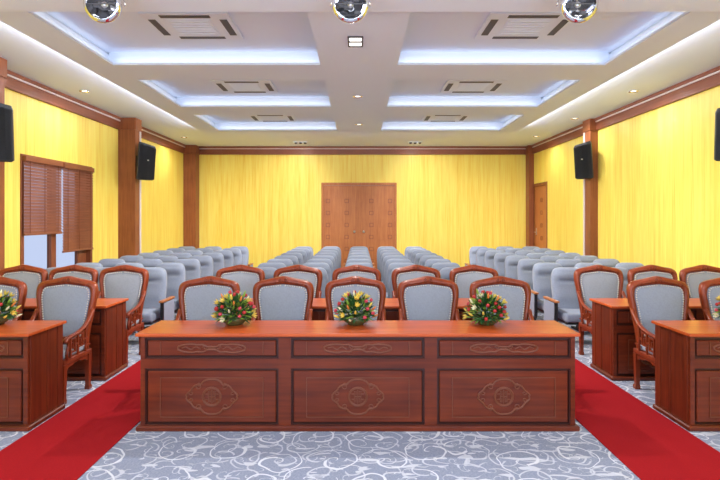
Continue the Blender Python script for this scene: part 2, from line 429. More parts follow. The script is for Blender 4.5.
bm = B(); box(bm, -hw, -hw + .06, -.02, .1, 0, 2.74, .004); box(bm, hw - .06, hw, -.02, .1, 0, 2.74, .004); box(bm, -hw + .06, hw - .06, -.02, .1, 2.66, 2.74, .004); obj('door_frame', bm, 'pillar', d2)
bm = B(); box(bm, -hw + .065, hw - .065, .02, .07, .01, 2.655, .004); lf = obj('door_leaf', bm, 'door', d2)
bm = B()
for k in range(6): frame_square(bm, .12, 2.25 - .36 * k, .06, .02)
obj('inlay', bm, 'door_line', lf)
bm = B(); box(bm, -.33, -.27, .008, .02, 1.25, 1.45, .003); tube(bm, [(-.30, .02, 1.33), (-.30, -.045, 1.33), (-.18, -.045, 1.33)], .011, 8); obj('door_handle', bm, 'steel', lf)

# ------------------------------------------------------------------ red carpet runners
for s, nm in ((-1, 'left'), (1, 'right')):
    a = sorted((s * 1.87, s * 2.67))
    bm = B(); box(bm, *a, FRONT, 15.0, .0005, .009, .003)
    tag(obj('red_carpet_runner', bm, 'red'), 'red carpet runner along the %s aisle' % nm, 'carpet runner', 'red aisle runners')

# ------------------------------------------------------------------ desks
def mirror4(q):
    """quadrant polyline from (0,z) to (x,0) -> closed loop"""
    a = list(q); b1 = [(x, -z) for x, z in reversed(q[:-1])]; c = [(-x, -z) for x, z in q[1:]]; d = [(-x, z) for x, z in reversed(q[1:-1])]
    return a + b1 + c + d
def spiral(cx, cz, r0, turns, a0, dirn=1, n=12):
    return [(cx + r0 * (1 - .8 * k / n) * math.cos(a0 + dirn * turns * 2 * PI * k / n), cz + r0 * (1 - .8 * k / n) * math.sin(a0 + dirn * turns * 2 * PI * k / n)) for k in range(n + 1)]
def make_desk(name, label, x0, x1, yf, bays, depth=.50, h=.80, group=None, side='both', ornament=True):
    """body front plane at yf, x0..x1 body extents"""
    t_ = thing(name, label, 'desk', ((x0 + x1) / 2, yf, 0), 0, group)
    w = (x1 - x0) / 2
    bm = B(); box(bm, -w - .03, w + .03, -.035, depth + .02, h - .026, h, .006, 0, 2); obj('desktop', bm, 'wood_top_glare', t_)
    for s in (-1, 1):        # each side board has three stiles standing a little proud
        bm = B(); a = sorted((s * w, s * (w - .03))); box(bm, *a, .031, depth, .042, h - .027)
        for ya, yb in ((.031, .10), (.27, .33), (depth - .08, depth)):
            a = sorted((s * (w - .01), s * (w + .006))); box(bm, *a, ya, yb, .042, h - .027, .002)
        obj('side_panel', bm, 'wood_z', t_)
    # face frame
    st = .035; ms = .10
    bw = (2 * w - 2 * st - (bays - 1) * ms) / bays
    ZU0, ZU1, ZL0, ZL1 = .588, .757, .042, .508
    bm = B()
    box(bm, -w, w, 0, .03, ZU1, h - .027, 0); box(bm, -w + st, w - st, 0, .03, ZL1, ZU0, 0)
    box(bm, -w, -w + st, 0, .03, .042, ZU1, 0); box(bm, w - st, w, 0, .03, .042, ZU1, 0)
    xs = []
    for i in range(bays):
        xa = -w + st + i * (bw + ms); xs.append((xa, xa + bw))
        if i: box(bm, xa - ms, xa, 0, .03, .042, ZL1, 0); box(bm, xa - ms, xa, 0, .03, ZU0, ZU1, 0)
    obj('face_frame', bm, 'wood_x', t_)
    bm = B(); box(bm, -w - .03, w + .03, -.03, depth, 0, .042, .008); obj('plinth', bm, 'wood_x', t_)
    for xa, xb in xs:
        cx = (xa + xb) / 2
        for nm, za, zb in (('upper_panel', ZU0, ZU1), ('lower_panel', ZL0, ZL1)):
            bm = B(); g = .022
            box(bm, xa + g, xb - g, .004, .03, za + g, zb - g, .006)
            p = obj(nm, bm, 'wood_x', t_)
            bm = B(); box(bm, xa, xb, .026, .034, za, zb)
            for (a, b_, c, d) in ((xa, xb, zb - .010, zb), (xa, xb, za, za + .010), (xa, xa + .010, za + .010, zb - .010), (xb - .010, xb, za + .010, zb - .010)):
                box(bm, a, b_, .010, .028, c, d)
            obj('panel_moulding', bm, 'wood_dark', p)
            bm = B(); y = .002
            if nm == 'lower_panel':
                m_ = .125; zm = .075
                for (a, b_, c, d) in ((xa + m_, xb - m_, zb - zm - .006, zb - zm), (xa + m_, xb - m_, za + zm - .012, za + zm - .006), (xa + m_, xa + m_ + .006, za + zm - .006, zb - zm - .006), (xb - m_ - .006, xb - m_, za + zm - .006, zb - zm - .006)):
                    box(bm, a, b_, y - .005, y + .002, c, d)
                obj('border_line', bm, 'carve', p)
                if ornament and bw > .7:
                    bm = B(); zc = (za + zb) / 2
                    T = lambda L, r=.0078, cl=True: tube(bm, [(cx + q[0], y, zc + q[1]) for q in L], r, 6, cl, up=(0, -1, 0))
                    quad = [(0, .142), (.035, .140), (.070, .125), (.092, .098), (.118, .098), (.150, .082), (.168, .055), (.192, .035), (.210, .015), (.205, 0)]
                    T(catmull(mirror4(quad), 3, True))
                    T([(.076 * math.cos(2 * PI * k / 28), .076 * math.sin(2 * PI * k / 28)) for k in range(28)], .0065)
                    T([(.066 * math.cos(2 * PI * k / 28), .066 * math.sin(2 * PI * k / 28)) for k in range(28)], .004)
                    for sx_ in (-1, 1):
                        for sz_ in (-1, 1):
                            T([(sx_ * a, sz_ * b_) for a, b_ in spiral(.105, .082, .028, 1.2, PI * .6, -1)], .0045, False)
                            T([(sx_ * a, sz_ * b_) for a, b_ in spiral(.168, .030, .022, 1.1, PI * .4, -1)], .0045, False)
                    def bar(a, b_, c, d): box(bm, cx + a, cx + b_, y - .006, y + .002, zc + c, zc + d)
                    bar(-.004, .004, -.055, .055); bar(-.030, -.023, -.045, .045); bar(.023, .030, -.045, .045)
                    bar(-.052, -.030, .018, .025); bar(.030, .052, .018, .025); bar(-.052, -.030, -.025, -.018); bar(.030, .052, -.025, -.018)
                    bar(-.023, -.004, -.004, .003); bar(.004, .023, -.004, .003)
                    bar(-.017, -.011, -.045, -.012); bar(.011, .017, -.045, -.012); bar(-.017, -.011, .012, .045); bar(.011, .017, .012, .045)
                    obj('medallion_carving', bm, 'carve', p)
            else:
                for a in (xa + .125, xb - .131): box(bm, a, a + .006, y - .005, y + .002, za + .03, zb - .03)
                obj('border_line', bm, 'carve', p)
                if ornament and bw > .7:
                    bm = B(); zc = (za + zb) / 2
                    T = lambda L, r=.0078, cl=True: tube(bm, [(cx + q[0], y, zc + q[1]) for q in L], r, 6, cl, up=(0, -1, 0))
                    quad = [(0, .012), (.04, .013), (.07, .030), (.12, .028), (.16, .034), (.22, .030), (.27, .014), (.275, 0)]
                    T(catmull([(x, z) for x, z in mirror4(quad)], 3, True))
                    for sx_ in (-1, 1):
                        T([(sx_ * a, b_) for a, b_ in spiral(.055, .004, .020, 1.1, 0)], .005, False)
                        T([(sx_ * a, b_) for a, b_ in catmull([(.09, -.01), (.13, .012), (.17, -.010), (.21, .010), (.245, 0)], 4)], .005, False)
                    T(catmull([(-.03, -.004), (0, .0), (.03, -.004)], 4), .005, False)
                    obj('scroll_carving', bm, 'carve', p)
    return t_
D1 = 4.26; D2 = 5.58
make_desk('conference_desk', 'long reddish wood desk with three carved panel bays and three flower bowls, front centre', -1.79, 1.77, D1, 3)
make_desk('conference_desk', 'long reddish wood desk behind the front centre row of five chairs', -1.79, 1.77, D2, 3)
make_desk('conference_desk', 'carved wood desk at the left edge of the photo, left of the red runner', -4.62, -2.715, D1, 2, group=None)
make_desk('conference_desk', 'carved wood desk at the right edge of the photo, right of the red runner', 2.715, 4.62, D1, 2)
make_desk('conference_desk', 'wood desk of the second row at left, below the window', -4.62, -2.73, D2, 2)
make_desk('conference_desk', 'wood desk of the second row at right, behind the nearest right armchairs', 2.73, 4.62, D2, 2)

# ------------------------------------------------------------------ carved armchairs (face -y)
def make_armchair():
    t_ = thing('armchair', '', 'armchair')
    yo = lambda z: .205 + max(0, z - .45) * .12
    half = [(0, 1.137), (.04, 1.132), (.10, 1.118), (.17, 1.103), (.24, 1.088), (.290, 1.062), (.312, 1.015), (.314, .95), (.302, .86), (.286, .76), (.268, .66), (.256, .56), (.25, .47), (.25, .38)]
    R = catmull(half, 3)
    halfi = [(0, 1.056), (.05, 1.052), (.10, 1.046), (.16, 1.038), (.21, 1.030), (.238, 1.010), (.250, .970), (.252, .915), (.242, .85), (.232, .77), (.22, .69), (.208, .61), (.198, .545), (.17, .52)]
    I = catmull(halfi, 3)
    outer = R + [(-x, z) for x, z in reversed(R[1:])]
    inner = I + [(-x, z) for x, z in reversed(I[1:])]
    n = len(outer)
    bm = B(); T = .05
    def ring(L, dy, e=0): return [bm.verts.new((x, yo(z) + dy, z)) for x, z in L]
    mid = [((a[0] + b_[0]) / 2, (a[1] + b_[1]) / 2) for a, b_ in zip(outer, inner)]
    rings = [ring(outer, T * .3), ring(outer, T), ring(inner, T), ring(inner, .01), ring(mid, -.012), ring(outer, T * .3)]
    rings[-1] = rings[0]
    for A, C in zip(rings, rings[1:]):
        for j in range(n):
            if j == len(R) - 1: continue
            k = (j + 1) % n
            f = bm.faces.new((A[j], A[k], C[k], C[j])); f.smooth = True
    box(bm, -.25, .25, .20, .25, .47, .535, .006)
    fr = obj('back_frame', bm, 'chair_wood', t_)
    # crest carving
    bm = B()
    def crv(L, r=.006): tube(bm, [(x, yo(z) - .010, z) for x, z in L], r, 5, up=(0, -1, 0))
    for s in (-1, 1):
        crv([(s * a, b_) for a, b_ in spiral(.034, 1.100, .020, 1.2, PI * .5)])
        crv([(s * a, b_) for a, b_ in catmull([(.05, 1.085), (.09, 1.078), (.14, 1.070), (.19, 1.058)], 3)])
        crv([(s * a, b_) for a, b_ in spiral(.215, 1.055, .014, 1.1, PI)], .005)
        crv([(s * a, b_) for a, b_ in catmull([(.282, 1.0), (.284, .95), (.278, .90)], 3)], .004)
    crv([(0, 1.115), (0, 1.080)], .009); crv([(-.285, 1.0), (-.27, 1.035), (-.215, 1.062), (-.05, 1.086), (0, 1.09), (.05, 1.086), (.215, 1.062), (.27, 1.035), (.285, 1.0)], .004)
    obj('crest_carving', bm, 'chair_wood', fr)
    # upholstery
    bm = B(); loop = [(x * 1.02, .79 + (z - .79) * 1.02) for x, z in inner][::2]
    cushion(bm, loop, (0, .79), .008, .035, .022, yo)
    bk = obj('back_cushion', bm, 'chair_fab', t_)
    # nailheads
    bm = B(); L = [(x * .955, .79 + (z - .79) * .965) for x, z in inner]; acc = 0; last = L[0]; pts = []
    for p in L[1:]:
        seg = math.dist(last, p)
        while acc + seg >= .024:
            f = (.024 - acc) / seg; last = (last[0] + (p[0] - last[0]) * f, last[1] + (p[1] - last[1]) * f); pts.append(last); seg = math.dist(last, p); acc = 0
        acc += seg; last = p
    for x, z in pts: bmesh.ops.create_icosphere(bm, subdivisions=1, radius=.0095, matrix=Matrix.Translation((x, yo(z) - .001, z)))
    obj('nailhead_trim', bm, 'nail', bk, smooth=True)
    # seat
    bm = B(); box(bm, -.262, .262, -.235, .19, .415, .462, .022, 0, 3); obj('seat_cushion', bm, 'chair_fab', t_, smooth=True)
    bm = B(); box(bm, -.285, .285, -.245, .245, .365, .413, .006); obj('seat_frame', bm, 'chair_wood', t_)
    bm = B()
    def apron(axis, s):
        poly = [(-.235, .365), (.235, .365), (.235, .30), (.20, .305), (.17, .325), (.09, .330), (.05, .345), (-.05, .345), (-.09, .330), (-.17, .325), (-.20, .305), (-.235, .30)]
        if axis == 'y': prism(bm, poly, s * .225 - .008, s * .225 + .008)
        else: prism_x(bm, [(x * .87, z) for x, z in poly], s * .262 - .008, s * .262 + .008)
    apron('y', -1); apron('y', 1); apron('x', -1); apron('x', 1)
    obj('apron', bm, 'chair_wood', t_)
    for sx_ in (-1, 1):
        for sy_ in (-1, 1):
            bm = B(); cx, cy = sx_ * .258, sy_ * .218
            def sq(w, z, dx=0, dy=0): return [(cx + dx + a * w, cy + dy + b_ * w, z) for a, b_ in ((-1, -1), (1, -1), (1, 1), (-1, 1))]
            levels = [sq(.026, .365), sq(.024, .28), sq(.020, .10), sq(.019, .05), sq(.026, .03, sx_ * .0, sy_ * .006), sq(.024, 0, sx_ * .0, sy_ * .006)]
            rr = [[bm.verts.new(p) for p in l] for l in levels]
            for A, C in zip(rr, rr[1:]):
                for k in range(4): bm.faces.new((A[k], A[(k + 1) % 4], C[(k + 1) % 4], C[k]))
            bm.faces.new(rr[0]); bm.faces.new(rr[-1])
            obj('leg', bm, 'chair_wood', t_)
    for s in (-1, 1):
        bm = B()
        path = catmull([(s * .285, yo(.80) + .01, .80), (s * .285, .17, .71), (s * .287, .08, .655), (s * .29, -.06, .625), (s * .29, -.17, .615), (s * .29, -.225, .60), (s * .29, -.24, .575)], 4)
        tube(bm, path, [.024] * (len(path) - 4) + [.026, .028, .026, .018], 8, flat=.7, up=(0, 0, 1))
        tube(bm, catmull([(s * .285, -.20, .41), (s * .29, -.215, .47), (s * .285, -.185, .53), (s * .29, -.195, .60)], 4), .016, 6)
        ar = obj('armrest', bm, 'chair_wood', t_)
        bm = B(); xx = s * .283; r = .008
        def fb(y0, y1, z0, z1): box(bm, xx - .009, xx + .009, y0, y1, z0, z1)
        # fretwork: interlocked squares
        fb(-.15, -.134, .413, .61); fb(-.134, -.06, .575, .589); fb(-.134, -.07, .455, .469); fb(-.07, -.056, .455, .589)
        fb(-.11, -.10, .49, .55); fb(-.10, -.085, .49, .502)
        fb(-.02, -.006, .413, .62); fb(-.056, -.02, .515, .529)
        fb(-.006, .06, .60, .614) ; fb(.06, .074, .48, .64); fb(-.006, .06, .48, .494); fb(.025, .037, .494, .56)
        fb(.12, .134, .413, .67); fb(.074, .12, .53, .544); fb(.134, .20, .46, .474)
        obj('arm_fretwork', bm, 'chair_wood', ar)
    return t_
proto = make_armchair(); used = False
side = {-1: 'left', 1: 'right'}
ordn = ['first', 'second', 'third', 'fourth', 'fifth', 'sixth', 'seventh', 'eighth']
def chairs(xs, y, labs, group):
    global used
    for x, l in zip(xs, labs):
        place(proto, used, (x, y, 0), random.uniform(-.015, .015), l, group); used = True
C1, C2 = 5.08, 6.40
cl = ['leftmost', 'second from left', 'middle', 'second from right', 'rightmost']
chairs([-1.55, -.785, -.035, .71, 1.46], C1, ['carved wood armchair with grey back, %s of five behind the front centre desk' % c for c in cl], 'armchairs behind the front centre desk')
chairs([-1.53, -.79, -.03, .73, 1.48], C2, ['carved wood armchair with grey back, %s of five in the second centre row' % c for c in cl], 'armchairs behind the second centre desk')
chairs([-3.02, -3.76], C1, ['grey carved armchair beside the left red runner, behind the left front desk', 'grey carved armchair cut by the left edge, behind the flower bowl of the left desk'], 'armchairs behind the left front desk')
chairs([3.09, 3.84], C1, ['grey carved armchair beside the right red runner, behind the right front desk', 'grey carved armchair cut by the right edge of the photo, behind the right desk'], 'armchairs behind the right front desk')
chairs([-3.03, -3.68, -4.33], C2, ['grey armchair of the second row at left, nearest the red runner', 'grey armchair of the second row at left, middle of three, under the window post', 'grey armchair of the second row at left, farthest left of three'], 'armchairs behind the second left desk')
chairs([3.09, 3.78, 4.45], C2, ['grey armchair of the second row at right, nearest the red runner', 'grey armchair of the second row at right, middle of three', 'grey armchair of the second row at right, farthest right of three'], 'armchairs behind the second right desk')

# ------------------------------------------------------------------ audience seats (face -y)
SP = .70
def make_seat():
    t_ = thing('auditorium_seat', '', 'auditorium seat')
    yo = lambda z: .0 + (z - .4) * .17
    half = [(0, 1.022), (.09, 1.021), (.165, 1.012), (.212, .982), (.237, .925), (.246, .86), (.250, .74), (.245, .60), (.235, .46), (.20, .43), (0, .42)]
    R = catmull(half, 3); loop = R + [(-x, z) for x, z in reversed(R[1:-1])]
    def dent(x, z):
        d = .032 * math.exp(-((z - .835) / .018) ** 2) * max(0, 1 - (abs(x) / .19) ** 4) - .022 * math.exp(-((z - .92) / .05) ** 2) - .02 * math.exp(-((z - .62) / .09) ** 2)
        return d
    # grid cushion with fine rows for the crease
    bm = B(); nz = 34; nx = 12
    def halfw(z):
        best = 0
        for (xa, za), (xb, zb) in zip(R, R[1:]):
            if min(za, zb) <= z <= max(za, zb) and abs(za - zb) > 1e-9:
                best = max(best, xa + (xb - xa) * (z - za) / (zb - za))
        return best
    zs = [.425 + (1.020 - .425) * (1 - math.cos(PI * k / nz)) / 2 for k in range(nz + 1)]
    rows = []
    for z in zs:
        w = halfw(z); row = []
        for i in range(nx + 1):
            u = -math.cos(PI * i / nx)
            x = w * u
            ed = (1 - abs(u) ** 3.5) * min(1, (1.024 - z) / .03, (z - .40) / .04)
            y = yo(z) - .045 * ed ** .6 + dent(x, z) * (1 - abs(u) ** 6) if ed > 0 else yo(z)
            row.append(bm.verts.new((x, y, z)))
        rows.append(row)
    bk = []
    for z, row in zip(zs, rows):
        bk.append([bm.verts.new((v.co.x, yo(z) + .05, z)) for v in row])
    for A, C in zip(rows, rows[1:]):
        for i in range(nx): bm.faces.new((A[i], A[i + 1], C[i + 1], C[i])).smooth = True
    for A, C in zip(bk, bk[1:]):
        for i in range(nx): bm.faces.new((A[i], C[i], C[i + 1], A[i + 1])).smooth = True
    for k in range(nz):
        for i in (0, nx):
            bm.faces.new((rows[k][i], rows[k + 1][i], bk[k + 1][i], bk[k][i])).smooth = True
    for k in (0, nz):
        for i in range(nx): bm.faces.new((rows[k][i], rows[k][i + 1], bk[k][i + 1], bk[k][i])).smooth = True
    bc = obj('backrest', bm, 'seat_fab', t_)
    bm = B(); shell = [(x * .97, .68 + (z - .68) * .93) for x, z in loop]
    cushion(bm, shell, (0, .68), .051, .072, 0, yo); obj('back_shell', bm, 'shell', bc)
    bm = B(); box(bm, -.25, .25, -.45, .01, .33, .45, .035, 0, 3); obj('seat_cushion', bm, 'seat_fab', t_, smooth=True)
    bm = B(); box(bm, -.24, .24, -.43, .03, .295, .332, .01); obj('seat_pan', bm, 'black', t_)
    return t_
def arm_part(parent, s, x=.315):
    bm = B()
    box(bm, s * x - .022, s * x + .022, -.33, .06, .26, .575, .006, 0)
    bmx = obj('side_panel', bm, 'seat_fab', parent)
    bm = B(); box(bm, s * x - .03, s * x + .03, -.40, .07, .585, .612, .009, 0, 2); obj('armrest', bm, 'arm', parent)
    bm = B()
    prism_x(bm, [(-.36, .585), (-.33, .585), (-.33, .26), (-.20, .16), (-.17, .025), (.02, .025), (.02, 0), (-.34, 0), (-.34, .025), (-.25, .03), (-.27, .15), (-.36, .25)], s * x - .02, s * x + .02)
    box(bm, s * x - .015, s * x + .015, -.30, .055, .575, .586)
    o = obj('leg_frame', bm, 'black', parent)
sp = make_seat(); arm_part(sp, 1, .35); sp_used = False
rows = [7.45 + .80 * k for k in range(8)]
blocks = [
    ('centre', [-1.4, -.7, 0, .7, 1.4], ['leftmost', 'second', 'middle', 'fourth', 'rightmost']),
    ('left', [-4.36, -3.70, -3.04], ['wall-side', 'middle', 'aisle-side']),
    ('right', [3.04, 3.70, 4.36], ['aisle-side', 'middle', 'wall-side'])]
rown = ['front row', 'second row', 'third row', 'fourth row', 'fifth row', 'sixth row', 'seventh row', 'last row']
ends = []
for bn, xs, names in blocks:
    for r, y in enumerate(rows):
        for c, x in enumerate(xs):
            o = place(sp, sp_used, (x, y + random.uniform(-.006, .006), 0), 0, 'grey padded auditorium seat in the %s block, %s, %s column' % (bn, rown[r], names[c]), 'auditorium seats of the %s block' % bn)
            sp_used = True
            if c == 0: ends.append(o)
# a row-end seat carries the outer arm as well
before = {ch.name for ch in ends[0].children}
arm_part(ends[0], -1, .35)
protoL = [ch for ch in ends[0].children if ch.name not in before]
for o in ends[1:]:
    for ch in protoL:
        q = ch.copy(); COL.objects.link(q); q.parent = o

# ------------------------------------------------------------------ flower bowls
def petal(bm, base, d, L, w, mi=0, up=Vector((0, 0, 1))):
    d = d.normalized(); sd = d.cross(up)
    if sd.length < .05: sd = Vector((1, 0, 0))
    sd.normalize(); nn = sd.cross(d)
    a = bm.verts.new(base); b_ = bm.verts.new(base + d * L * .5 + sd * w - nn * w * .3); c = bm.verts.new(base + d * L - nn * L * .12); e = bm.verts.new(base + d * L * .5 - sd * w - nn * w * .3); m_ = bm.verts.new(base + d * L * .5 + nn * w * .3)
    for f in ((a, b_, m_), (b_, c, m_), (c, e, m_), (e, a, m_)):
        f = bm.faces.new(f); f.smooth = True; f.material_index = mi
def dirv(th, ph): return Vector((math.cos(ph) * math.sin(th), math.sin(ph) * math.sin(th), math.cos(th)))
def make_bouquet(seed):
    rnd = random.Random(seed)
    t_ = thing('flower_arrangement', '', 'flowers')
    bm = B(); lathe(bm, [(.001, 0), (.06, 0), (.065, .008), (.095, .03), (.105, .055), (.098, .06), (.085, .05), (.001, .045)], n=24); obj('bowl', bm, 'bowl', t_)
    bm = B()
    C0 = Vector((0, 0, .07))
    for i in range(420):
        th = math.acos(1 - rnd.random() * 1.18); d = dirv(th, rnd.random() * 2 * PI); R = .10 + .05 * rnd.random()
        if d.z < -.1: R *= .8
        dd = (d + Vector((rnd.uniform(-.5, .5), rnd.uniform(-.5, .5), rnd.uniform(-.3, .5)))).normalized()
        p = C0 + Vector((d.x * R * 1.05, d.y * R, d.z * R * 1.15)) * .75
        petal(bm, p, dd, rnd.uniform(.05, .085), rnd.uniform(.007, .014), 0 if rnd.random() < .68 else 1)
    for i in range(30):
        d = dirv(rnd.uniform(0, 1.5), rnd.random() * 2 * PI); tube(bm, [C0 * .8, C0 + d * .12], .002, 4)
    obj('foliage', bm, ['leafd', 'leafl'], t_)
    kinds = [('rose', ['rose', 'rose', 'pink'], 22), ('lily', ['yel', 'cream', 'yel'], 10), ('bud', ['leafl', 'cream', 'orange', 'yel'], 12)]
    pts = []
    tot = sum(k[2] for k in kinds)
    order = [k for k in kinds for _ in range(k[2])]; rnd.shuffle(order)
    for i, (nm, ms, _) in enumerate(order):
        z = 1 - 1.08 * (i + .5) / tot; th = math.acos(max(-1, min(1, z))); ph = i * 2.39996 + rnd.uniform(-.2, .2)
        d = dirv(th, ph); p = C0 + Vector((d.x * .150, d.y * .145, d.z * .175)) * rnd.uniform(.95, 1.1)
        bm = B(); mt = rnd.choice(ms)
        if nm == 'rose':
            bmesh.ops.create_icosphere(bm, subdivisions=2, radius=.014, matrix=Matrix.Translation(p))
            for f in bm.faces: f.smooth = True
            for k in range(7):
                q = d.orthogonal().normalized(); q.rotate(Matrix.Rotation(k * 2 * PI / 7, 3, d)); petal(bm, p - d * .010, (q * .8 + d).normalized(), .026, .012, 0, q)
        elif nm == 'lily':
            for k in range(6):
                q = d.orthogonal().normalized(); q.rotate(Matrix.Rotation(k * 2 * PI / 6, 3, d)); petal(bm, p - d * .02, (q * .7 + d).normalized(), .050, .009, 0, q)
        else:
            e = (d + Vector((0, 0, .5))).normalized()
            tube(bm, [p - e * .02, p - e * .005, p + e * .015, p + e * .035], [.003, .009, .008, .002], 6)
        obj(nm, bm, mt, t_)
    return t_
FY = 4.60
bs = [make_bouquet(3), make_bouquet(11)]
spots = [(-1.10, FY, 0, .3, 'flower bowl on the main desk, left of the three'), (-.03, FY, 1, 1.9, 'flower bowl in the middle of the main desk'), (1.125, FY, 0, 2.8, 'flower bowl on the main desk, right of the three'),
         (-3.22, FY, 1, 4.0, 'flower bowl on the left side desk, cut by the photo edge'), (3.36, FY, 0, 5.2, 'flower bowl on the right side desk, barely inside the photo edge')]
us = [False, False]
for x, y, k, rz, lab in spots:
    o = place(bs[k], us[k], (x, y, .8005), rz, 'red and yellow ' + lab, 'flower bowls on the desks'); us[k] = True; o.scale = (1.13, 1.13, 1.13)

# ------------------------------------------------------------------ loudspeakers
def speaker(x, y, zc, h, rz, s, tilt, label, px, front=None):
    t_ = thing('loudspeaker', label, 'loudspeaker', (x, y, zc), 0, 'black wall loudspeakers')
    w = h * .23; dp = h * .36
    # plan polygon: front at -y, narrower back
    plan = [(-w, -dp * .42), (-w * .6, -dp * .53), (0, -dp * .58), (w * .6, -dp * .53), (w, -dp * .42), (w * .98, -dp * .2), (w * .5, dp * .5), (-w * .5, dp * .5), (-w * .98, -dp * .2)]
    bm = B()
    R = Matrix.Rotation(rz, 4, 'Z') @ Matrix.Rotation(tilt, 4, 'X')
    zs = [(-.5, .93), (-.47, 1), (.43, 1), (.5, .88)]
    zs[0] = (-.5, .82)
    rr = [[bm.verts.new((a * k, b_ * k, z * h - (.045 * h * (1 - s * a / w) if z > .4 else 0))) for a, b_ in plan] for z, k in zs]
    n = len(plan)
    for A, C in zip(rr, rr[1:]):
        for i in range(n): bm.faces.new((A[i], A[(i + 1) % n], C[(i + 1) % n], C[i]))
    bm.faces.new(rr[0]); bm.faces.new(rr[-1])
    bmesh.ops.transform(bm, matrix=R, verts=bm.verts); cab = obj('cabinet', bm, 'spk', t_)
    bm = B(); g = [(-w * .93, -dp * .46), (-w * .6, -dp * .55), (0, -dp * .60), (w * .6, -dp * .55), (w * .93, -dp * .46)]
    rr = [[bm.verts.new((a * k, b_ - .004 * 1, z * h - (.045 * h * (1 - s * a / w) if z > .4 else 0))) for a, b_ in g] for z, k in ((-.46, .95), (-.44, 1), (.41, 1), (.44, .93))]
    for A, C in zip(rr, rr[1:]):
        for i in range(4): bm.faces.new((A[i], A[i + 1], C[i + 1], C[i]))
    gg = list(bm.faces); bmesh.ops.solidify(bm, geom=gg, thickness=.01)
    bmesh.ops.transform(bm, matrix=R, verts=bm.verts); obj('grille', bm, 'grille', t_)
    bm = B(); box(bm, -.018, .018, -dp * .60 - .012, -dp * .60 - .002, h * .02, h * .05, .003)
    bmesh.ops.transform(bm, matrix=R, verts=bm.verts); obj('badge', bm, 'steel', t_)
    # bracket: wall plate + arm
    bm = B()
    if front is None:
        a = sorted((px - x, px - x - s * .02)); box(bm, *a, -.03 + dp * .12, .03 + dp * .12, -.12, .12, .003)
        tube(bm, [(px - x - s * .015, dp * .12, 0), (s * w * .2, dp * .12, 0)], .02, 8)
    else:
        mx = px - x + s * .10; box(bm, mx - .06, mx + .06, front - y - .02, front - y, -.12, .12, .003)
        tube(bm, [(mx, front - y - .015, 0), (mx * .5, dp * .5 + .02, 0), (0, dp * .3, 0)], .02, 8)
    obj('wall_bracket', bm, 'black', t_)
sy = pl1 + .03
k_ = F / sy
speaker((144.5 - VX) / k_, sy, EYE + (VY - 161) / k_, .80, .80, -1, .15, 'black loudspeaker on the left pillar beyond the window', -W + PL)
sy2 = pr1 + .03; k_ = F / sy2
speaker((585 - VX) / k_, sy2, EYE + (VY - 160) / k_, .80, -.75, 1, .15, 'black loudspeaker on the right wall pillar', W - PR)
sy = 6.46; k_ = F / sy
speaker((-1 - VX) / k_ , sy, EYE + (VY - 131) / k_, .76, .35, -1, .10, 'black loudspeaker at the top left edge of the photo', -W + PL, 6.76)
sy = 6.72; k_ = F / sy
speaker((728.5 - VX) / k_, sy, EYE + (VY - 132) / k_, .74, -.35, 1, .10, 'black loudspeaker at the top right edge of the photo', W - PR)
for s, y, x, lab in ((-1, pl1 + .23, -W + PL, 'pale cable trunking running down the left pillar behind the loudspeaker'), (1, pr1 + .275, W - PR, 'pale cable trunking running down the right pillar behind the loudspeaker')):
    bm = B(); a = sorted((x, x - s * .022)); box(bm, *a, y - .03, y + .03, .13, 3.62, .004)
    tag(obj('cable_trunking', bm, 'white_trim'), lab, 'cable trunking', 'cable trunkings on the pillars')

# ------------------------------------------------------------------ ceiling fixtures
def make_ac():
    t_ = thing('ceiling_air_conditioner', '', 'air conditioner')
    bm = B(); box(bm, -.475, .475, -.40, .40, -.03, 0, .012, 0, 2); pn = obj('panel', bm, 'ac', t_)
    bm = B(); box(bm, -.24, .24, -.24, .24, -.036, -.028, .002)
    for k in range(6): box(bm, -.22, .22, -.21 + k * .075, -.18 + k * .075, -.042, -.036)
    obj('intake_grille', bm, 'ac', t_)
    for a in ((-.27, .27, -.36, -.29), (-.27, .27, .29, .36), (-.43, -.35, -.24, .24), (.35, .43, -.24, .24)):
        bm = B(); box(bm, *a, -.034, -.026, .001); obj('air_slot', bm, 'slot', t_)
    return t_
ac = make_ac(); u_ = False
for i, (yy, nm) in enumerate(((dz(25, ZT), 'nearest'), (dz(85.5, ZT), 'middle'), (dz(117, ZT), 'farthest'))):
    for s in (-1, 1):
        place(ac, u_, (s * 1.87, yy, ZT), 0, 'white square air conditioner in the %s %s ceiling tray' % (nm, side[s]), 'ceiling air conditioners'); u_ = True
def make_down():
    t_ = thing('downlight', '', 'ceiling light')
    bm = B(); lathe(bm, [(.045, -.002), (.075, -.002), (.082, -.010), (.078, -.016), (.05, -.012), (.045, -.002)], n=24); obj('trim_ring', bm, 'chrome', t_)
    bm = B(); lathe(bm, [(.001, -.006), (.046, -.006), (.046, -.001), (.001, -.001)], n=20); obj('lamp', bm, 'lamp', t_)
    return t_
dl = make_down(); u_ = False
DL = []
for x, y, z, lab in ((-4.62, 8.75, H, 'round recessed downlight above the window'), (-4.62, dz(137, H), H, 'round recessed downlight in the far left ceiling corner'),
                     (4.62, 8.75, H, 'round recessed downlight, nearest of three above the right wall'), (4.62, dz(118, H), H, 'round recessed downlight, middle of three above the right wall'), (4.62, dz(136, H), H, 'round recessed downlight, farthest of three above the right wall'),
                     (-.02, dz(96, ZI), ZI, 'round recessed downlight, nearer of two on the central ceiling strip'), (0, dz(124, ZI), ZI, 'round recessed downlight, farther of two on the central ceiling strip')):
    place(dl, u_, (x, y, z), 0, lab, 'round recessed downlights'); u_ = True; DL.append((x, y, z))
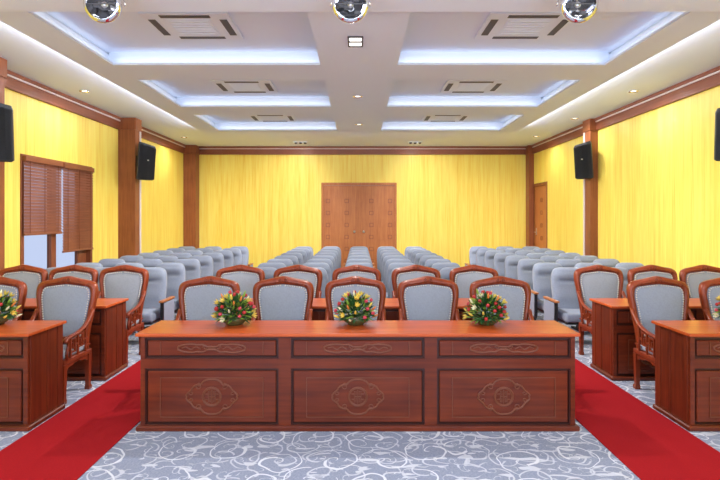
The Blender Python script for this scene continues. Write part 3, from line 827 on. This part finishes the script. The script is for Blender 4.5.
# twin grille light
y2 = dz(41, ZI)
t_ = thing('twin_downlight', 'square twin recessed light on the central ceiling strip', 'ceiling light', (-.04, y2, ZI))
bm = B()
for a in ((-.085, .085, -.16, -.145), (-.085, .085, .145, .16), (-.085, -.07, -.145, .145), (.07, .085, -.145, .145), (-.07, .07, -.012, .012)): box(bm, *a, -.018, 0, .002)
obj('frame', bm, 'slot', t_)
for s in (-1, 1):
    bm = B(); box(bm, -.068, .068, s * .078 - .062, s * .078 + .062, -.009, -.002, .004); obj('lamp', bm, 'lamp', t_)
DL.append((-.04, y2, ZI))
# triple sensors by the back wall
for x, nm in ((-.79 - .85, 'left'), (1.58, 'right')):
    t_ = thing('triple_spotlight', 'tiny row of three spots on the ceiling by the back wall, %s of the doors' % nm, 'ceiling light', (x, 14.6, H), 0, 'tiny triple spots near the back wall')
    bm = B(); box(bm, -.2, .2, -.04, .04, -.02, 0, .003); obj('base', bm, 'ac', t_)
    for k in (-1, 0, 1):
        bm = B(); lathe(bm, [(.001, -.06), (.035, -.06), (.04, -.02), (.001, -.02)], c=(k * .13, 0, 0), n=12); obj('spot', bm, 'slot', t_)
# chrome gimbal spots hanging under the beam
def make_gimbal():
    t_ = thing('chrome_spotlight', '', 'ceiling spotlight')
    R = Matrix.Rotation(PI / 2 + .12, 4, 'X')
    bm = B(); lathe(bm, [(.125, .05), (.145, .045), (.150, .02), (.146, 0), (.135, -.03), (.10, -.09), (.05, -.11), (.045, -.10), (.095, -.08), (.115, -.03), (.125, .02), (.125, .05)], n=36, mat=R, cap=False)
    obj('housing', bm, 'chrome', t_)
    bm = B(); lathe(bm, [(.124, .025), (.115, -.01), (.09, -.05), (.05, -.08), (.02, -.088), (.001, -.088)], n=36, mat=R, cap=False)
    for f in bm.faces: f.smooth = True
    obj('reflector', bm, 'chrome', t_)
    bm = B(); lathe(bm, [(.001, -.085), (.018, -.085), (.020, -.03), (.026, -.01), (.02, .008), (.001, .012)], n=16, mat=R); 
    obj('bulb', bm, 'steel', t_)
    bm = B(); box(bm, -.055, .02, -.028, .028, -.07, -.01, .006); box(bm, -.10, -.05, -.014, .014, -.045, -.02, .004); box(bm, .02, .07, .03, .06, -.05, -.02, .004); box(bm, .03, .08, -.07, -.04, -.05, -.02, .004)
    bmesh.ops.transform(bm, matrix=R, verts=bm.verts); obj('bulb_holder', bm, 'slot', t_)
    bm = B(); box(bm, -.045, .045, -.004, .004, -.004, .004)
    bmesh.ops.transform(bm, matrix=R @ Matrix.Translation((0, 0, .02)) @ Matrix.Scale(2.7, 4, (1, 0, 0)), verts=bm.verts); obj('cross_bar', bm, 'slot', t_)
    bm = B(); L = [(.158 * math.cos(a), .03, .158 * math.sin(a)) for a in [PI * k / 16 for k in range(17)]]
    L = [(x, y, min(z, .1485)) for x, y, z in L]
    tube(bm, L, .007, 6); obj('yoke', bm, 'chrome', t_)
    return t_
g = make_gimbal(); u_ = False
for px, nm in ((104, 'left'), (350.5, 'middle'), (578, 'right')):
    y = 4.2; k_ = F / y
    place(g, u_, ((px - VX) / k_, y, 3.464), 0, 'round chrome spotlight under the ceiling beam, %s of three' % nm, 'chrome spotlights under the beam'); u_ = True

# ------------------------------------------------------------------ lights
def area(name, loc, rot, sx_, sy_, e, col=(1, 1, 1), spread=PI):
    l = bpy.data.lights.new(name, 'AREA'); l.shape = 'RECTANGLE'; l.size = sx_; l.size_y = sy_; l.energy = e; l.color = col; l.spread = spread
    o = bpy.data.objects.new(name, l); COL.objects.link(o); o.location = loc; o.rotation_euler = rot; return o
COVE = .34; CC = (.93, .93, 1.0)
zc = ZI + TH + .03
def aim(o, target):
    d = Vector(target) - o.location; o.rotation_euler = d.to_track_quat('-Z', 'Y').to_euler()
for i, (t0, t1) in enumerate(trays):       # LED strips lying on the tray ledges, facing the riser
    for s in (-1, 1):
        L = HX1 - HX0
        cx = s * (HX0 + HX1) / 2
        o = area('cove_led', (cx, t1 + .02, zc), (0, 0, 0), L, .03, COVE * L, CC); o.rotation_euler = (math.radians(105), 0, 0)
        o = area('cove_led', (s * (HX1 + .02), (t0 + t1) / 2, zc), (0, 0, 0), .03, t1 - t0, COVE * (t1 - t0), CC); o.rotation_euler = (0, -s * math.radians(105), 0)
EC = 8.0
for s in (-1, 1):
    L = IY1 - BY1
    area('cove_led', (s * (IX - .02), (BY1 + IY1) / 2, zc - .008), (0, -s * math.radians(142), 0), .03, L, EC * L, CC)
area('cove_led', (0, IY1 - .02, zc - .008), (math.radians(142), 0, 0), 2 * IX - .3, .03, EC * 2 * IX, CC)
def spot(loc, e, cone, target=None, r=.05):
    l = bpy.data.lights.new('downlight_beam', 'SPOT'); l.energy = e; l.spot_size = math.radians(cone); l.spot_blend = 1; l.shadow_soft_size = r; l.color = (1, .97, .95)
    o = bpy.data.objects.new('downlight_beam', l); COL.objects.link(o); o.location = loc
    if target: aim(o, target)
for x, y, z in DL:
    if abs(x) > 1: spot((x, y, z - .06), 50, 172)
    else:
        spot((x, y, z - .06), 230, 172)
        for s in (-1, 1): spot((x, y, z - .06), 560, 72, (s * W, y + (2.0 if y > 10 else .8), .5))
for s in (-1, 1): spot((0, DL[6][1], ZI - .06), 640, 68, (s * 2.9, BACK, .5))
for x in (-1.64, 1.58): spot((x, 14.6, H - .10), 35, 160, (x * 1.3, BACK, 1.9))
# added fill lights over and behind the camera, no known fixtures
for x in (-3, 0, 3):
    area('fill_panel', (x, .3, H - .02), (math.radians(25), 0, 0), 2.0, 1.0, 60, (1, .97, .96))

o = area('cool_fill', (0, -1.1, 1.9), (math.radians(90 + 50), 0, 0), 8.5, 1.6, 260, (.78, .86, 1.0))  # added cool fill behind the camera to brighten the ceiling, no real opening
w = bpy.data.worlds.new('World'); SC.world = w; w.use_nodes = True
bg = w.node_tree.nodes['Background']; bg.inputs[0].default_value = (.66, .75, 1.0, 1); bg.inputs[1].default_value = 1.15

# ------------------------------------------------------------------ camera
cam = bpy.data.cameras.new('Camera'); co = bpy.data.objects.new('Camera', cam); COL.objects.link(co)
co.location = (0, 0, EYE); co.rotation_euler = (PI / 2, 0, 0)
cam.sensor_width = 36; cam.lens = 36 * F / 720; cam.shift_x = (360 - VX) / 720; cam.shift_y = -(240 - VY) / 720
cam.clip_start = .05
SC.camera = co
SC.view_settings.view_transform = 'Standard'; SC.view_settings.look = 'None'; SC.view_settings.gamma = 1
SC.view_settings.use_curve_mapping = False; SC.view_settings.exposure = .07
